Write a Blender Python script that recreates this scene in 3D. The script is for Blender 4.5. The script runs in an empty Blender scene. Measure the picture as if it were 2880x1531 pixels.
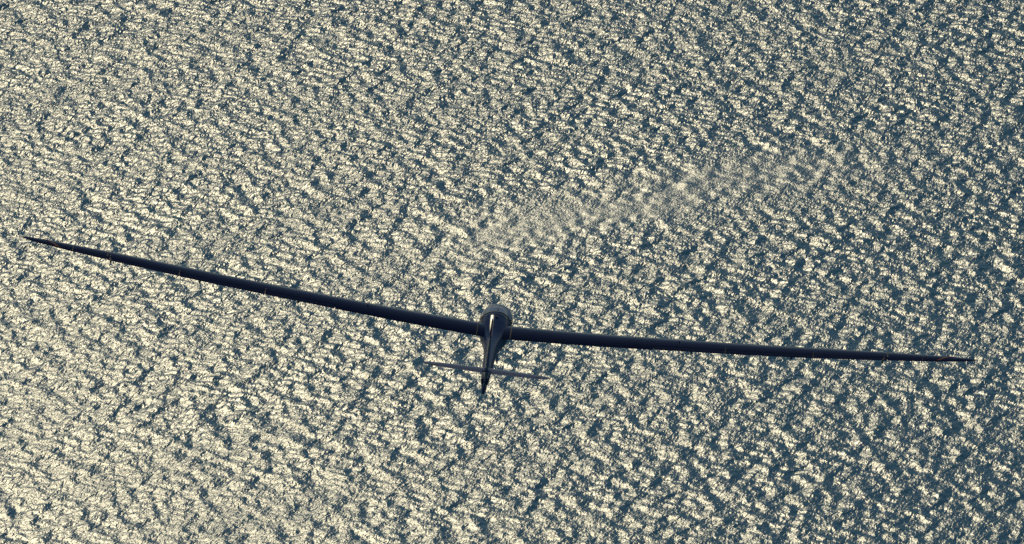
import bpy, bmesh, math, random
import numpy as np
from mathutils import Vector, Matrix

R = math.radians
scene = bpy.context.scene
col = scene.collection
random.seed(7)

# ---------------------------------------------------------------- camera, sky, sun, exposure
CAM_H = 300.0
CAM_DEP = 15.5                                   # degrees the lens points below the horizon
cam_data = bpy.data.cameras.new('camera')
cam = bpy.data.objects.new('camera', cam_data)
col.objects.link(cam)
cam.location = (0.0, 0.0, CAM_H)
cam.rotation_euler = (R(90.0 - CAM_DEP), 0.0, 0.0)
cam_data.sensor_width = 36.0
cam_data.lens = 372.0
cam_data.clip_start = 1.0
cam_data.clip_end = 120000.0
scene.camera = cam

SUN_EL, SUN_AZ = 27.0, -5.3                      # azimuth from +Y, negative to the left
world = bpy.data.worlds.new('World')
scene.world = world
world.use_nodes = True
wn = world.node_tree.nodes
wl = world.node_tree.links
for n in list(wn):
    wn.remove(n)
sky = wn.new('ShaderNodeTexSky')
sky.sky_type = 'NISHITA'
sky.sun_disc = False
sky.sun_elevation = R(SUN_EL)
sky.sun_rotation = R(SUN_AZ)
sky.altitude = 300.0
sky.air_density = 1.0
sky.dust_density = 0.1
sky.ozone_density = 4.0
bg = wn.new('ShaderNodeBackground')
bg.inputs['Strength'].default_value = 0.08
wo = wn.new('ShaderNodeOutputWorld')
wl.new(sky.outputs['Color'], bg.inputs['Color'])
wl.new(bg.outputs['Background'], wo.inputs['Surface'])

sun_data = bpy.data.lights.new('sun', 'SUN')
sun_data.energy = 2.0
sun_data.angle = R(0.53)
sun_data.color = (1.0, 0.87, 0.565)
sun = bpy.data.objects.new('sun', sun_data)
col.objects.link(sun)
sdir = Vector((math.sin(R(SUN_AZ)) * math.cos(R(SUN_EL)), math.cos(R(SUN_AZ)) * math.cos(R(SUN_EL)), math.sin(R(SUN_EL))))
sun.rotation_euler = sdir.to_track_quat('Z', 'Y').to_euler()

scene.view_settings.view_transform = 'Standard'
scene.view_settings.look = 'None'
scene.view_settings.exposure = -1.0
scene.view_settings.gamma = 1.0
scene.view_settings.use_curve_mapping = False
scene.render.engine = 'CYCLES'
scene.cycles.use_denoising = False
scene.cycles.sample_clamp_indirect = 1.5

# ---------------------------------------------------------------- helpers
def node_mat(name):
    m = bpy.data.materials.new(name)
    m.use_nodes = True
    nt = m.node_tree
    b = nt.nodes['Principled BSDF']
    return m, nt, b


def link_mesh(name, bm, mat, parent=None, smooth_angle=38.0):
    bmesh.ops.remove_doubles(bm, verts=bm.verts, dist=1e-5)
    bmesh.ops.recalc_face_normals(bm, faces=bm.faces)
    lim = R(smooth_angle)
    for f in bm.faces:
        f.smooth = True
    for e in bm.edges:
        if len(e.link_faces) == 2:
            e.smooth = e.calc_face_angle(0.0) < lim
        else:
            e.smooth = False
    me = bpy.data.meshes.new(name)
    bm.to_mesh(me)
    bm.free()
    me.materials.append(mat)
    o = bpy.data.objects.new(name, me)
    col.objects.link(o)
    if parent is not None:
        o.parent = parent
    return o


def loft(bm, rings, closed=True, cap0=False, cap1=False):
    vr = [[bm.verts.new(p) for p in r] for r in rings]
    n = len(rings[0])
    for a, b in zip(vr[:-1], vr[1:]):
        for i in range(n if closed else n - 1):
            j = (i + 1) % n
            bm.faces.new((a[i], a[j], b[j], b[i]))
    if cap0:
        bm.faces.new(vr[0][::-1])
    if cap1:
        bm.faces.new(vr[-1])
    return vr


def box(bm, c, s, rot=None):
    m = Matrix.Translation(c)
    if rot is not None:
        m = m @ rot.to_4x4()
    m = m @ Matrix.Diagonal((s[0], s[1], s[2], 1.0))
    return bmesh.ops.create_cube(bm, size=1.0, matrix=m)


def lerp_table(t, x):
    if x <= t[0][0]:
        return t[0][1]
    for (x0, v0), (x1, v1) in zip(t[:-1], t[1:]):
        if x <= x1:
            k = (x - x0) / (x1 - x0)
            return v0 + (v1 - v0) * k
    return t[-1][1]


def smooth_table(t, x):
    # monotone cubic through the table
    xs = [p[0] for p in t]
    vs = [p[1] for p in t]
    n = len(xs)
    if x <= xs[0]:
        return vs[0]
    if x >= xs[-1]:
        return vs[-1]
    d = [(vs[i + 1] - vs[i]) / (xs[i + 1] - xs[i]) for i in range(n - 1)]
    m = [d[0]] + [0.0 if d[i - 1] * d[i] <= 0 else 2 * d[i - 1] * d[i] / (d[i - 1] + d[i]) for i in range(1, n - 1)] + [d[-1]]
    for i in range(n - 1):
        if x <= xs[i + 1]:
            h = xs[i + 1] - xs[i]
            s = (x - xs[i]) / h
            return ((2 * s**3 - 3 * s**2 + 1) * vs[i] + (s**3 - 2 * s**2 + s) * h * m[i]
                    + (-2 * s**3 + 3 * s**2) * vs[i + 1] + (s**3 - s**2) * h * m[i + 1])

# ---------------------------------------------------------------- materials
def water_material():
    m, nt, b = node_mat('sea_water')
    N, L = nt.nodes, nt.links
    geo = N.new('ShaderNodeNewGeometry')

    def coords(rot, sx, sy, off):
        mp = N.new('ShaderNodeMapping')
        mp.vector_type = 'TEXTURE'
        mp.inputs['Rotation'].default_value = (0, 0, R(rot))
        mp.inputs['Scale'].default_value = (sx, sy, 1.0)
        mp.inputs['Location'].default_value = (off, off * 1.7, 0)
        L.new(geo.outputs['Position'], mp.inputs['Vector'])
        return mp.outputs['Vector']

    def noise(rot, sx, sy, detail, rough, off, dist=0.0):
        n = N.new('ShaderNodeTexNoise')
        n.noise_dimensions = '2D'
        n.inputs['Scale'].default_value = 1.0
        n.inputs['Detail'].default_value = detail
        n.inputs['Roughness'].default_value = rough
        n.inputs['Distortion'].default_value = dist
        L.new(coords(rot, sx, sy, off), n.inputs['Vector'])
        return n.outputs['Fac']

    def mul(a, k):
        q = N.new('ShaderNodeMath')
        q.operation = 'MULTIPLY'
        L.new(a, q.inputs[0])
        if isinstance(k, (int, float)):
            q.inputs[1].default_value = k
        else:
            L.new(k, q.inputs[1])
        return q.outputs[0]

    def add(a, c):
        q = N.new('ShaderNodeMath')
        q.operation = 'ADD'
        L.new(a, q.inputs[0])
        L.new(c, q.inputs[1])
        return q.outputs[0]

    chop = mul(noise(-12, 0.38, 0.88, 1.5, 0.55, 11.0, 0.2), CHOP)
    rip = mul(noise(-8, 0.26, 0.16, 1.5, 0.5, 41.0, 0.2), RIP)
    cap = mul(noise(0, 0.09, 0.06, 1.0, 0.5, 91.0), CAP)

    def maprange(v, a0, a1, b0, b1, kind='SMOOTHSTEP'):
        q = N.new('ShaderNodeMapRange')
        q.interpolation_type = kind
        for nm, x in (('From Min', a0), ('From Max', a1), ('To Min', b0), ('To Max', b1)):
            q.inputs[nm].default_value = x
        L.new(v, q.inputs['Value'])
        return q.outputs['Result']

    # gusts: streaks of calmer and rougher water
    gust = maprange(noise(-55, 9.0, 38.0, 3.0, 0.55, 3.0), 0.3, 0.7, 0.78, 1.08, 'LINEAR')
    # a slick: a long calm streak, wobbled by noise, with its own place on the sea
    sep = N.new('ShaderNodeSeparateXYZ')
    L.new(coords(SLICK_ROT, 1.0, 1.0, 0.0), sep.inputs[0])
    wob = maprange(noise(0, 9.0, 16.0, 3.0, 0.6, 17.0), 0.25, 0.75, -4.0, 4.0, 'LINEAR')
    off = N.new('ShaderNodeMath')
    off.operation = 'ADD'
    L.new(sep.outputs['Y'], off.inputs[0])
    off.inputs[1].default_value = -SLICK_V
    dist = N.new('ShaderNodeMath')
    dist.operation = 'ABSOLUTE'
    L.new(add(off.outputs[0], wob), dist.inputs[0])
    across = maprange(dist.outputs[0], 0.0, 13.0, 1.0, 0.0)
    along = mul(maprange(sep.outputs['X'], SLICK_U0 - 6, SLICK_U0 + 20, 0.0, 1.0), maprange(sep.outputs['X'], SLICK_U1 - 10, SLICK_U1 + 12, 1.0, 0.0))
    calm = maprange(mul(across, along), 0.0, 1.0, 1.0, 0.2, 'LINEAR')
    # wide cat's paws, tens of metres across, where the wind roughens or spares the water
    paw = maprange(noise(-38, 16.0, 48.0, 2.0, 0.5, 230.0), 0.32, 0.68, 0.84, 1.10, 'LINEAR')
    ruffle = maprange(mul(across, along), 0.0, 1.0, 1.0, 1.4, 'LINEAR')
    # the breeze freshens away from the shore
    sep2 = N.new('ShaderNodeSeparateXYZ')
    L.new(geo.outputs['Position'], sep2.inputs[0])
    fresh = maprange(sep2.outputs['Y'], 975.0, 1205.0, WIND[0], WIND[1])
    h = mul(add(mul(mul(chop, calm), fresh), mul(mul(add(rip, cap), gust), ruffle)), paw)
    rgh = maprange(mul(across, along), 0.0, 1.0, WATER_ROUGH, WATER_ROUGH + 0.008, 'LINEAR')
    bump = N.new('ShaderNodeBump')
    bump.inputs['Strength'].default_value = 1.0
    bump.inputs['Distance'].default_value = 1.0
    L.new(h, bump.inputs['Height'])
    out = N['Material Output']
    N.remove(b)
    body = N.new('ShaderNodeBsdfDiffuse')
    body.inputs['Color'].default_value = (*WATER_COL, 1)
    gl = N.new('ShaderNodeBsdfGlossy')
    gl.distribution = 'BECKMANN'
    gl.inputs['Color'].default_value = (1, 1, 1, 1)
    L.new(rgh, gl.inputs['Roughness'])
    fr = N.new('ShaderNodeFresnel')
    fr.inputs['IOR'].default_value = WATER_IOR
    L.new(bump.outputs['Normal'], gl.inputs['Normal'])
    L.new(bump.outputs['Normal'], fr.inputs['Normal'])
    mix = N.new('ShaderNodeMixShader')
    # the film of the slick reflects more than bare water
    film = maprange(mul(across, along), 0.0, 1.0, WATER_SPEC, WATER_SPEC * 1.22, 'LINEAR')
    L.new(mul(fr.outputs['Fac'], film), mix.inputs['Fac'])
    L.new(body.outputs['BSDF'], mix.inputs[1])
    L.new(gl.outputs['BSDF'], mix.inputs[2])
    L.new(mix.outputs['Shader'], out.inputs['Surface'])
    return m


WATER_COL = (0.048, 0.19, 0.265)
WATER_ROUGH = 0.265
WATER_IOR = 1.333
WATER_SPEC = 0.56
WIND = (0.85, 1.50)
CHOP, RIP, CAP = 0.066, 0.023, 0.0054
SLICK_ROT, SLICK_V, SLICK_U0, SLICK_U1 = 43.24, 799.76, 735.97, 799.56


def gelcoat(name, c, rough=0.16, spec=0.5, shine=0.0):
    m, nt, b = node_mat(name)
    N, L = nt.nodes, nt.links
    tc = N.new('ShaderNodeTexCoord')
    n = N.new('ShaderNodeTexNoise')
    n.inputs['Scale'].default_value = 2.3
    n.inputs['Detail'].default_value = 6.0
    L.new(tc.outputs['Object'], n.inputs['Vector'])
    mr = N.new('ShaderNodeMapRange')
    mr.inputs['To Min'].default_value = rough * 0.75
    mr.inputs['To Max'].default_value = rough * 1.3
    L.new(n.outputs['Fac'], mr.inputs['Value'])
    L.new(mr.outputs['Result'], b.inputs['Roughness'])
    mx = N.new('ShaderNodeMix')
    mx.data_type = 'RGBA'
    mx.inputs['A'].default_value = (c[0] * 0.93, c[1] * 0.93, c[2] * 0.93, 1)
    mx.inputs['B'].default_value = (c[0] * 1.05, c[1] * 1.05, c[2] * 1.05, 1)
    L.new(n.outputs['Fac'], mx.inputs['Factor'])
    L.new(mx.outputs['Result'], b.inputs['Base Color'])
    b.inputs['IOR'].default_value = 1.5
    b.inputs['Specular IOR Level'].default_value = 0.0 if shine else spec
    if shine:
        # waxed surface: a matt base under a thin clear shine
        gl = N.new('ShaderNodeBsdfGlossy')
        gl.distribution = 'BECKMANN'
        L.new(mr.outputs['Result'], gl.inputs['Roughness'])
        fr = N.new('ShaderNodeFresnel')
        fr.inputs['IOR'].default_value = 1.45
        k = N.new('ShaderNodeMath')
        k.operation = 'MULTIPLY'
        k.inputs[1].default_value = shine
        L.new(fr.outputs['Fac'], k.inputs[0])
        sh = N.new('ShaderNodeMixShader')
        L.new(k.outputs[0], sh.inputs['Fac'])
        L.new(b.outputs['BSDF'], sh.inputs[1])
        L.new(gl.outputs['BSDF'], sh.inputs[2])
        L.new(sh.outputs['Shader'], N['Material Output'].inputs['Surface'])
    return m


M_body = gelcoat('fuselage_gelcoat', (0.038, 0.062, 0.145), 0.25, shine=0.45)
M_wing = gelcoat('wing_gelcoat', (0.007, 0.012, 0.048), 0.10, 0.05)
M_tail = gelcoat('tail_gelcoat', (0.15, 0.16, 0.22), 0.10, 0.08)
M_dark = gelcoat('dark_rubber', (0.02, 0.02, 0.022), 0.55)
M_cockpit = gelcoat('cockpit_lining', (0.12, 0.12, 0.13), 0.7)
M_tape = gelcoat('white_tape', (0.06, 0.052, 0.048), 0.45, 0.03)
M_horn = gelcoat('white_plastic', (0.09, 0.09, 0.10), 0.4, 0.1)
M_red = gelcoat('red_paint', (0.16, 0.012, 0.008), 0.3, 0.05)
M_glass, _nt, _b = node_mat('canopy_glass')
_b.inputs['Base Color'].default_value = (0.26, 0.33, 0.45, 1)
_b.inputs['Roughness'].default_value = 0.07
_b.inputs['Specular IOR Level'].default_value = 0.12
_b.inputs['Transmission Weight'].default_value = 0.08
_b.inputs['IOR'].default_value = 1.2

# ---------------------------------------------------------------- the sea
def axis(lo, hi, step, far_lo, far_hi, grow=1.35):
    mid = list(np.arange(lo, hi + step * 0.5, step))
    a, s = [], step
    x = lo
    while x > far_lo:
        s *= grow
        x -= s
        a.append(max(x, far_lo))
    b, s = [], step
    x = mid[-1]
    while x < far_hi:
        s *= grow
        x += s
        b.append(min(x, far_hi))
    return np.array(a[::-1] + mid + b)


def build_sea():
    xs = axis(-90.0, 90.0, 0.25, -40000.0, 40000.0)
    ys = axis(935.0, 1265.0, 0.28, -20000.0, 60000.0)
    nx, ny = len(xs), len(ys)
    X, Y = np.meshgrid(xs, ys)
    dx = np.gradient(xs)[None, :]
    dy = np.gradient(ys)[:, None]
    rng = np.random.default_rng(5)
    Z = np.zeros_like(X)
    nw = 180
    lam = np.exp(rng.uniform(math.log(0.8), math.log(6.0), nw))
    ang = rng.normal(R(WAVE_DIR), R(26.0), nw) - np.where(rng.random(nw) < 0.5, R(20.0), 0.0)
    ph = rng.uniform(0, 2 * math.pi, nw)
    for l, a, p in zip(lam, ang, ph):
        k = 2 * math.pi / l
        w = (0.35 + 0.65 * np.exp(-((math.log(l / 1.45)) / 0.8) ** 2))
        amp = WAVE_SLOPE * math.sqrt(2.0 / nw) * w / k
        fx = np.clip((l / 2.05 - dx) / (0.2 * l), 0, 1)
        fy = np.clip((l / 2.05 - dy) / (0.2 * l), 0, 1)
        Z += amp * np.sin(k * (math.cos(a) * X + math.sin(a) * Y) + p) * np.minimum(fx, fy)
    # the slick flattens the short waves along its streak
    ca, sa = math.cos(R(SLICK_ROT)), math.sin(R(SLICK_ROT))
    U, V = X * ca + Y * sa, -X * sa + Y * ca - SLICK_V
    V = V + 2.5 * np.sin(U / 5.1 + 0.6) + 1.5 * np.sin(U / 2.3)
    calm = np.clip(1 - np.abs(V) / 14.0, 0, 1) * np.clip((U - SLICK_U0 + 6) / 26, 0, 1) * np.clip((SLICK_U1 + 12 - U) / 20, 0, 1)
    Z *= 1 - 0.75 * calm
    Z *= WIND[0] + (WIND[1] - WIND[0]) * np.clip((Y - 975.0) / 230.0, 0, 1)
    co = np.empty((ny * nx, 3), dtype=np.float32)
    co[:, 0] = X.ravel(); co[:, 1] = Y.ravel(); co[:, 2] = Z.ravel()
    i = np.arange((ny - 1) * (nx - 1))
    r, c = i // (nx - 1), i % (nx - 1)
    v0 = r * nx + c
    quads = np.stack([v0, v0 + 1, v0 + nx + 1, v0 + nx], axis=1).astype(np.int32)
    me = bpy.data.meshes.new('sea')
    me.vertices.add(len(co))
    me.vertices.foreach_set('co', co.ravel())
    me.loops.add(quads.size)
    me.loops.foreach_set('vertex_index', quads.ravel())
    me.polygons.add(len(quads))
    me.polygons.foreach_set('loop_start', np.arange(0, quads.size, 4, dtype=np.int32))
    me.polygons.foreach_set('use_smooth', np.ones(len(quads), dtype=bool))
    me.update(calc_edges=True)
    me.materials.append(water_material())
    o = bpy.data.objects.new('sea', me)
    col.objects.link(o)
    o['kind'] = 'structure'
    o['label'] = 'dark blue choppy sea glittering with cream sun glints'
    return o


WAVE_DIR, WAVE_SLOPE = 12.0, 0.14
build_sea()

# ---------------------------------------------------------------- the glider  (x right, y to the nose, z up; origin at the wing)
glider = bpy.data.objects.new('glider', None)
col.objects.link(glider)
glider['label'] = 'long-winged glider seen from behind, flying over the glittering sea'
glider['category'] = 'glider'
glider.empty_display_size = 1.0

#  y, half width, top z, bottom z
FUS = [(2.62, 0.012, -0.205, -0.23), (2.55, 0.09, -0.13, -0.30), (2.35, 0.17, -0.05, -0.38), (2.0, 0.235, 0.07, -0.46),
       (1.6, 0.275, 0.175, -0.52), (1.2, 0.295, 0.245, -0.56), (0.8, 0.302, 0.275, -0.575), (0.4, 0.298, 0.275, -0.565),
       (0.1, 0.280, 0.248, -0.53), (-0.2, 0.248, 0.198, -0.47), (-0.6, 0.196, 0.135, -0.37), (-1.0, 0.155, 0.105, -0.285),
       (-1.5, 0.128, 0.098, -0.215), (-2.2, 0.110, 0.097, -0.165), (-3.0, 0.098, 0.095, -0.125), (-3.8, 0.083, 0.092, -0.095),
       (-4.25, 0.070, 0.088, -0.085)]


def fus(y):
    t = sorted((p[0],) + p[1:] for p in FUS)
    return tuple(smooth_table([(p[0], p[k]) for p in t], y) for k in (1, 2, 3))


def fus_ring(y, n=40, grow=0.0):
    w, zt, zb = fus(y)
    egg = max(0.0, min(1.0, (y + 1.6) / 1.2))          # the pod narrows to its keel, the boom is round
    zc = zb + (zt - zb) * (0.47 + 0.17 * egg)
    out = []
    for i in range(n):
        a = 2 * math.pi * i / n
        c, s = math.cos(a), math.sin(a)
        ex = 0.92 if s >= 0 else 0.92 + 1.2 * egg
        px = (abs(c) ** ex) * (1 if c >= 0 else -1)
        pz = (abs(s) ** 0.93) * (1 if s >= 0 else -1)
        hz = (zt - zc) if s >= 0 else (zc - zb)
        out.append(Vector(((w + grow) * px, y, zc + (hz + grow) * pz)))
    return out


CAN_Y0, CAN_Y1 = 0.50, 2.20                       # canopy from its rear rim to its front rim


def canopy_open(y):
    # lowest angle (from the side axis) that the canopy glass covers at station y
    t = (y - CAN_Y0) / (CAN_Y1 - CAN_Y0)
    return 0.16 + 0.5 * max(0.0, 1 - t * 7.0) ** 2 + 0.95 * max(0.0, (t - 0.72) / 0.28) ** 2


def build_fuselage():
    ys = []
    y = 2.62
    while y > -4.25:
        ys.append(y)
        y -= 0.03 if y > 2.3 else (0.06 if y > -1.2 else 0.12)
    ys.append(-4.25)
    n = 64
    bm = bmesh.new()
    bc = bmesh.new()
    fv = [[bm.verts.new(p) for p in fus_ring(y, n)] for y in ys]
    bm.faces.new(fv[0])
    bm.faces.new(fv[-1][::-1])
    for a in range(len(ys) - 1):
        ym = 0.5 * (ys[a] + ys[a + 1])
        for i in range(n):
            j = (i + 1) % n
            ang = 2 * math.pi * (i + 0.5) / n
            if CAN_Y0 < ym < CAN_Y1 and canopy_open(ym) < ang < math.pi - canopy_open(ym):
                q = [bc.verts.new(fv[p][k].co) for p, k in ((a, i), (a, j), (a + 1, j), (a + 1, i))]
                bc.faces.new(q)
                continue
            bm.faces.new((fv[a][i], fv[a][j], fv[a + 1][j], fv[a + 1][i]))
    body = link_mesh('fuselage', bm, M_body, glider)
    # clear canopy, its rim and the lined cockpit below it
    bmesh.ops.remove_doubles(bc, verts=bc.verts, dist=1e-5)
    bmesh.ops.recalc_face_normals(bc, faces=bc.faces)
    rim = []
    for e in bc.edges:
        if len(e.link_faces) == 1:
            rim.append((e.verts[0].co.copy(), e.verts[1].co.copy()))
    for f in bc.faces:
        f.smooth = True
    can = link_mesh('canopy', bc, M_glass, glider)
    sol = can.modifiers.new('thickness', 'SOLIDIFY')
    sol.thickness = 0.006
    sol.offset = 1.0
    br = bmesh.new()
    for a, b in rim:
        d = (b - a)
        q = d.to_track_quat('Y', 'Z').to_matrix()
        c = (a + b) * 0.5
        outv = Vector((c.x, 0, c.z + 0.1)).normalized() * 0.004
        box(br, c + outv, (0.022, d.length * 1.15, 0.016), q)
    link_mesh('canopy_frame', br, M_dark, can)
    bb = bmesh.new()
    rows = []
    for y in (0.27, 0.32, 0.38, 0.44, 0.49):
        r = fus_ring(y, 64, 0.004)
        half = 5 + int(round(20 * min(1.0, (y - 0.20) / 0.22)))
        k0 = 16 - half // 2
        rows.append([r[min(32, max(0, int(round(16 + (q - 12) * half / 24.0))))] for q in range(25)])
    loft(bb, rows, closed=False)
    link_mesh('rear_shade_band', bb, M_wing, can)  # navy band painting the shade on the rear of the canopy
    bt = bmesh.new()
    rings = []
    for y in [0.54 + 0.14 * k for k in range(12)]:
        w, zt, zb = fus(y)
        zc = zb + (zt - zb) * 0.47
        rings.append([Vector((w * 0.78 * math.cos(a), y, zc + 0.02 - abs(zc - zb) * 0.8 * math.sin(a)))
                      for a in [math.pi * k / 12 for k in range(13)]])
    loft(bt, rings, closed=False)
    rear = [Vector((p.x * 0.98, 0.53, p.z)) for p in fus_ring(0.54, 40, -0.02)]
    bt.faces.new([bt.verts.new(p) for p in rear])
    link_mesh('cockpit', bt, M_cockpit, glider)
    # yaw string taped to the canopy
    by = bmesh.new()
    w, zt, zb = fus(0.95)
    box(by, Vector((0.012, 0.72, fus(0.72)[1] + 0.016)), (0.012, 0.24, 0.010))
    link_mesh('yaw_string', by, M_red, can)


build_fuselage()

# ---- wings
CHORD = [(0.0, 0.97), (0.3, 0.95), (1.6, 0.89), (2.6, 0.86), (4.2, 0.82), (5.8, 0.765), (7.35, 0.62), (8.3, 0.43), (8.75, 0.30), (8.98, 0.17), (9.06, 0.05)]
DIHED = [(0.0, 0.0), (0.3, 0.010), (1.6, 0.068), (3.0, 0.155), (5.0, 0.292), (7.0, 0.455), (9.06, 0.625)]
THICK = [(0.0, 0.145), (3.0, 0.135), (7.0, 0.125), (9.06, 0.11)]
Z_WING = 0.03
HINGE = 0.80
SPANS = [(3.02, 4.355), (4.355, 6.00), (6.00, 7.39), (7.39, 8.05)]


def foil(u, up):
    # thickness distribution plus a little camber, unit chord and unit thickness
    t = 5 * (0.2969 * math.sqrt(max(u, 0)) - 0.1260 * u - 0.3516 * u**2 + 0.2843 * u**3 - 0.1036 * u**4)
    return t if up else -t


def wing_pt(s, u, up, side, lift=0.0):
    c = smooth_table(CHORD, s)
    z0 = smooth_table(DIHED, s)
    th = lerp_table(THICK, s)
    camber = 0.030 * 4 * u * (1 - u)
    y = 0.30 * 0.95 + (c - 0.95) * 0.30 - u * c      # straight line at 30% chord
    inc = R(0.5)
    yy = y + (u - 0.3) * 0.0
    z = Z_WING + z0 + (camber + foil(u, up) * th) * c - (u - 0.3) * c * math.sin(inc)
    return Vector((side * s, yy, z + lift))


def us(u0, u1, n=15):
    return [u0 + (u1 - u0) * (0.5 - 0.5 * math.cos(math.pi * k / n)) for k in range(n + 1)]


def wing_ring(s, side, u0, u1, n=15):
    t = us(u0, u1, n)
    up = [wing_pt(s, u, True, side) for u in t[::-1]]
    lo = [wing_pt(s, u, False, side) for u in t]
    if u0 == 0.0:
        lo = lo[1:]
    if u1 == 1.0:
        e = (up[0] + lo[-1]) * 0.5
        up[0] = e + Vector((0, 0, 0.0012))
        lo[-1] = e - Vector((0, 0, 0.0012))
    return up + lo


def stations(a, b, step):
    n = max(1, int(math.ceil((b - a) / step)))
    return [a + (b - a) * k / n for k in range(n + 1)]


def build_wing(side):
    bm = bmesh.new()
    loft(bm, [wing_ring(s, side, 0.0, 1.0) for s in stations(0.10, 3.015, 0.2)], cap0=True, cap1=True)
    loft(bm, [wing_ring(s, side, 0.0, HINGE) for s in stations(3.015, 8.055, 0.2)])
    tips = stations(8.055, 8.75, 0.1) + [8.82, 8.88, 8.93, 8.97, 9.0, 9.03, 9.05, 9.06]
    loft(bm, [wing_ring(s, side, 0.0, 1.0) for s in tips], cap0=True, cap1=True)
    bmesh.ops.recalc_face_normals(bm, faces=bm.faces)
    wing = link_mesh('wing', bm, M_wing, glider)
    for k, (a, b) in enumerate(SPANS):
        ba = bmesh.new()
        loft(ba, [wing_ring(s, side, HINGE + 0.014, 1.0, 8) for s in stations(a + 0.006, b - 0.006, 0.25)], cap0=True, cap1=True)
        hy = max(v.co.y for v in ba.verts)
        for v in ba.verts:
            v.co.z += -0.002 + max(0.0, hy - v.co.y) * 0.045      # trailing edge a touch up
        link_mesh('flap' if k == 0 else 'aileron', ba, M_wing, wing)

    def band(name, s0, s1, u0, u1, mat, lift=0.003, skew=0.0, under=True):
        bb = bmesh.new()
        rows = []
        t = us(u0, u1, 14)
        for s in (s0, s1):
            r = [wing_pt(s + skew * (u - u0), u, True, side, lift) for u in t[::-1]]
            if under:
                r += [wing_pt(s + skew * (u - u0), u, False, side, -lift) for u in t]
            rows.append(r)
        loft(bb, rows, closed=False)
        o = link_mesh(name, bb, mat, wing)
        sm = o.modifiers.new('thickness', 'SOLIDIFY')
        sm.thickness = 0.002
        sm.offset = 1.0
        return o

    band('joint_tape', 0.310, 0.326, 0.0, 0.99, M_tape)
    band('joint_tape', 7.380, 7.402, 0.0, HINGE - 0.02, M_tape)
    band('tip_stripe', 8.60, 8.68, 0.03, 0.9, M_red, skew=-0.35, under=False)
    # pale bars painting the light through the gaps, control horns and the drive fairings under the trailing edge
    for s in (4.355, 6.00, 7.33, 8.05):
        bb = bmesh.new()
        p = wing_pt(s, 0.80, True, side)
        q = wing_pt(s, 0.97, True, side)
        d = q - p
        rot = d.to_track_quat('Y', 'Z').to_matrix()
        box(bb, (p + q) * 0.5 + Vector((0, 0, 0.010)), (0.012, d.length, 0.014), rot)
        box(bb, p + Vector((0, 0.03, 0.022)), (0.016, 0.03, 0.026), rot)
        link_mesh('gap_light_bar', bb, M_horn, wing)
    for s in (3.72, 5.60, 7.31):
        bb = bmesh.new()
        c = smooth_table(CHORD, s)
        p = wing_pt(s, 0.86, False, side)
        r = []
        for k in range(9):
            f = k / 8.0
            w = 0.02 * math.sin(math.pi * min(1, f * 0.94 + 0.03)) ** 0.7
            r.append([Vector((p.x + w * math.cos(a), p.y + 0.12 - 0.24 * f, p.z - 0.006 + 0.05 * (math.sin(a) - 0.35) * (w / 0.02)))
                      for a in [2 * math.pi * j / 10 for j in range(10)]])
        loft(bb, r, cap0=True, cap1=True)
        link_mesh('drive_fairing', bb, M_dark, wing)
    bb = bmesh.new()
    p = wing_pt(2.42 if side < 0 else 3.48, 0.45, True, side)
    box(bb, p + Vector((0, 0, 0.012)), (0.022, 0.03, 0.024))
    link_mesh('vent_cap', bb, M_horn, wing)
    return wing


for side in (-1, 1):
    build_wing(side)

# ---- tail: fin, rudder, tailplane with elevators
def sym_ring(le, te, z, n, thick, frac0, frac1):
    c = te - le
    pts = []
    t = us(frac0, frac1, n)
    for u in t[::-1]:
        pts.append(Vector((foil(u, True) * thick * abs(c), le + u * c, z)))
    for u in (t if frac0 > 0 else t[1:]):
        pts.append(Vector((-foil(u, True) * thick * abs(c), le + u * c, z)))
    if frac1 == 1.0:
        pts[0].x += 0.002
        pts[-1].x -= 0.002
    return pts


FIN = [(-0.14, -3.60, -4.58, 0.07), (0.05, -3.62, -4.63, 0.085), (0.35, -3.84, -4.60, 0.088), (0.7, -4.00, -4.575, 0.085), (1.0, -4.12, -4.555, 0.085), (1.16, -4.19, -4.545, 0.09), (1.22, -4.27, -4.54, 0.07)]


def fin_at(z):
    return [smooth_table([(p[0], p[k]) for p in FIN], z) for k in (1, 2, 3)]


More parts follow.
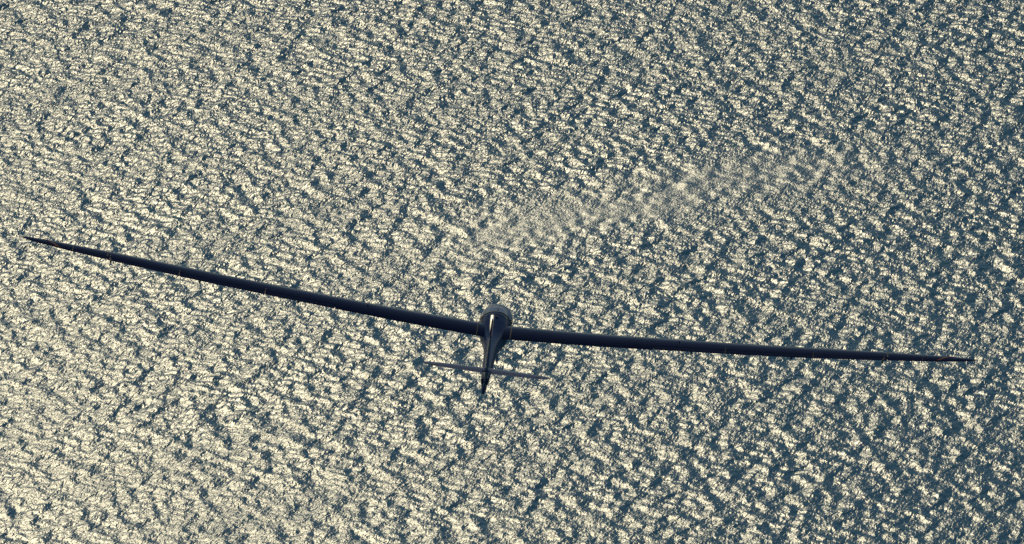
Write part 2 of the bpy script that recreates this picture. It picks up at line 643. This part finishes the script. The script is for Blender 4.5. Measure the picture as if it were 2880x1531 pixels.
def build_tail():
    zs = [-0.06, 0.0, 0.08, 0.16, 0.3, 0.45, 0.6, 0.75, 0.9, 1.05, 1.16, 1.2, 1.22]
    bm = bmesh.new()
    loft(bm, [sym_ring(*fin_at(z)[:2], z, 10, fin_at(z)[2], 0.0, 0.62) for z in zs], cap0=True, cap1=True)
    fin = link_mesh('fin', bm, M_body, glider)
    bm = bmesh.new()
    zr = [-0.15, -0.12, -0.05] + zs[1:]
    loft(bm, [sym_ring(*fin_at(z)[:2], z, 8, fin_at(z)[2], 0.632, 1.0) for z in zr], cap0=True, cap1=True)
    rud = link_mesh('rudder', bm, M_body, glider)
    # rounded tail end below the rudder with its little wheel
    bm = bmesh.new()
    rings = []
    for k in range(10):
        f = k / 9.0
        y = -4.08 - 0.60 * f
        r = 0.056 * math.sqrt(max(0.006, 1 - f ** 2.0))
        zc = -0.05 - 0.085 * f
        rings.append([Vector((r * math.cos(a), y, zc + r * 1.45 * math.sin(a))) for a in [2 * math.pi * j / 20 for j in range(20)]])
    loft(bm, rings, cap0=True, cap1=True)
    link_mesh('tail_cone', bm, M_body, glider)
    bm = bmesh.new()
    rings = []
    for k in range(7):
        a = math.pi * k / 6
        x = -0.02 * math.cos(a)
        r = 0.022 + 0.020 * math.sin(a)
        rings.append([Vector((x, -4.38 + r * math.cos(b), -0.150 + r * math.sin(b))) for b in [2 * math.pi * j / 24 for j in range(24)]])
    loft(bm, rings, cap0=True, cap1=True)
    link_mesh('tail_wheel', bm, M_dark, glider)
    # tailplane
    TC = [(0.0, 0.43), (0.6, 0.36), (1.0, 0.28), (1.10, 0.22), (1.15, 0.22), (1.17, 0.08)]

    def tp(s, u, up, side):
        c = smooth_table(TC, s)
        return Vector((side * s, -4.02 + (c - 0.5) * 0.45 - u * c, 0.22 + foil(u, up) * 0.09 * c))

    def tring(s, side, u0, u1, n=9):
        t = us(u0, u1, n)
        up = [tp(s, u, True, side) for u in t[::-1]]
        lo = [tp(s, u, False, side) for u in (t if u0 > 0 else t[1:])]
        if u1 == 1.0:
            up[0].z += 0.001
            lo[-1].z -= 0.001
        return up + lo
    bm = bmesh.new()
    st = [-1.17, -1.16, -1.15, -1.12, -1.08, -1.0] + [-0.8 + 0.2 * k for k in range(9)] + [1.0, 1.08, 1.12, 1.15, 1.16, 1.17]
    loft(bm, [tring(abs(s), -1 if s < 0 else 1, 0.0, 0.66) for s in st], cap0=True, cap1=True)
    tail = link_mesh('tailplane', bm, M_tail, glider)
    for side in (-1, 1):
        bm = bmesh.new()
        loft(bm, [tring(s, side, 0.675, 1.0, 7) for s in (0.07, 0.3, 0.6, 0.8, 1.0, 1.08, 1.12, 1.15)], cap0=True, cap1=True)
        link_mesh('elevator', bm, M_tail, tail)
        bm = bmesh.new()
        p = tp(0.98, 0.7, True, side)
        box(bm, p + Vector((0, 0, 0.003)), (0.09, 0.02, 0.010))
        link_mesh('hinge_seal', bm, M_dark, tail)


build_tail()

# ---- belly: main wheel, its open door, and small fittings on the back
def build_fittings():
    bm = bmesh.new()
    rings = []
    for k in range(9):
        a = math.pi * k / 8
        x = -0.055 * math.cos(a)
        r = 0.12 + 0.055 * math.sin(a)
        rings.append([Vector((x, 0.25 + r * math.cos(b), -0.55 + r * math.sin(b))) for b in [2 * math.pi * j / 28 for j in range(28)]])
    loft(bm, rings, cap0=True, cap1=True)
    link_mesh('main_wheel', bm, M_dark, glider)
    bm = bmesh.new()
    box(bm, Vector((0.105, 0.16, -0.50)), (0.014, 0.34, 0.24), Matrix.Rotation(R(-10), 3, 'Y'))
    bmesh.ops.bevel(bm, geom=list(bm.edges), offset=0.004, segments=1, affect='EDGES')
    link_mesh('wheel_door', bm, M_body, glider)
    bm = bmesh.new()
    z = fus(0.12)[1]
    box(bm, Vector((0.01, 0.12, z + 0.014)), (0.05, 0.016, 0.026), Matrix.Rotation(R(30), 3, 'Z'))
    link_mesh('antenna', bm, M_dark, glider)


build_fittings()
glider.matrix_world = Matrix.Identity(4)

# camera-independent pose: banked to the right, nose a touch right of north
GL_LOC = (-0.334, 191.626, 245.691)
GL_ROT = (-3.24, 6.898, -2.696)
glider.location = GL_LOC
glider.rotation_mode = 'XYZ'
glider.rotation_euler = tuple(R(a) for a in GL_ROT)
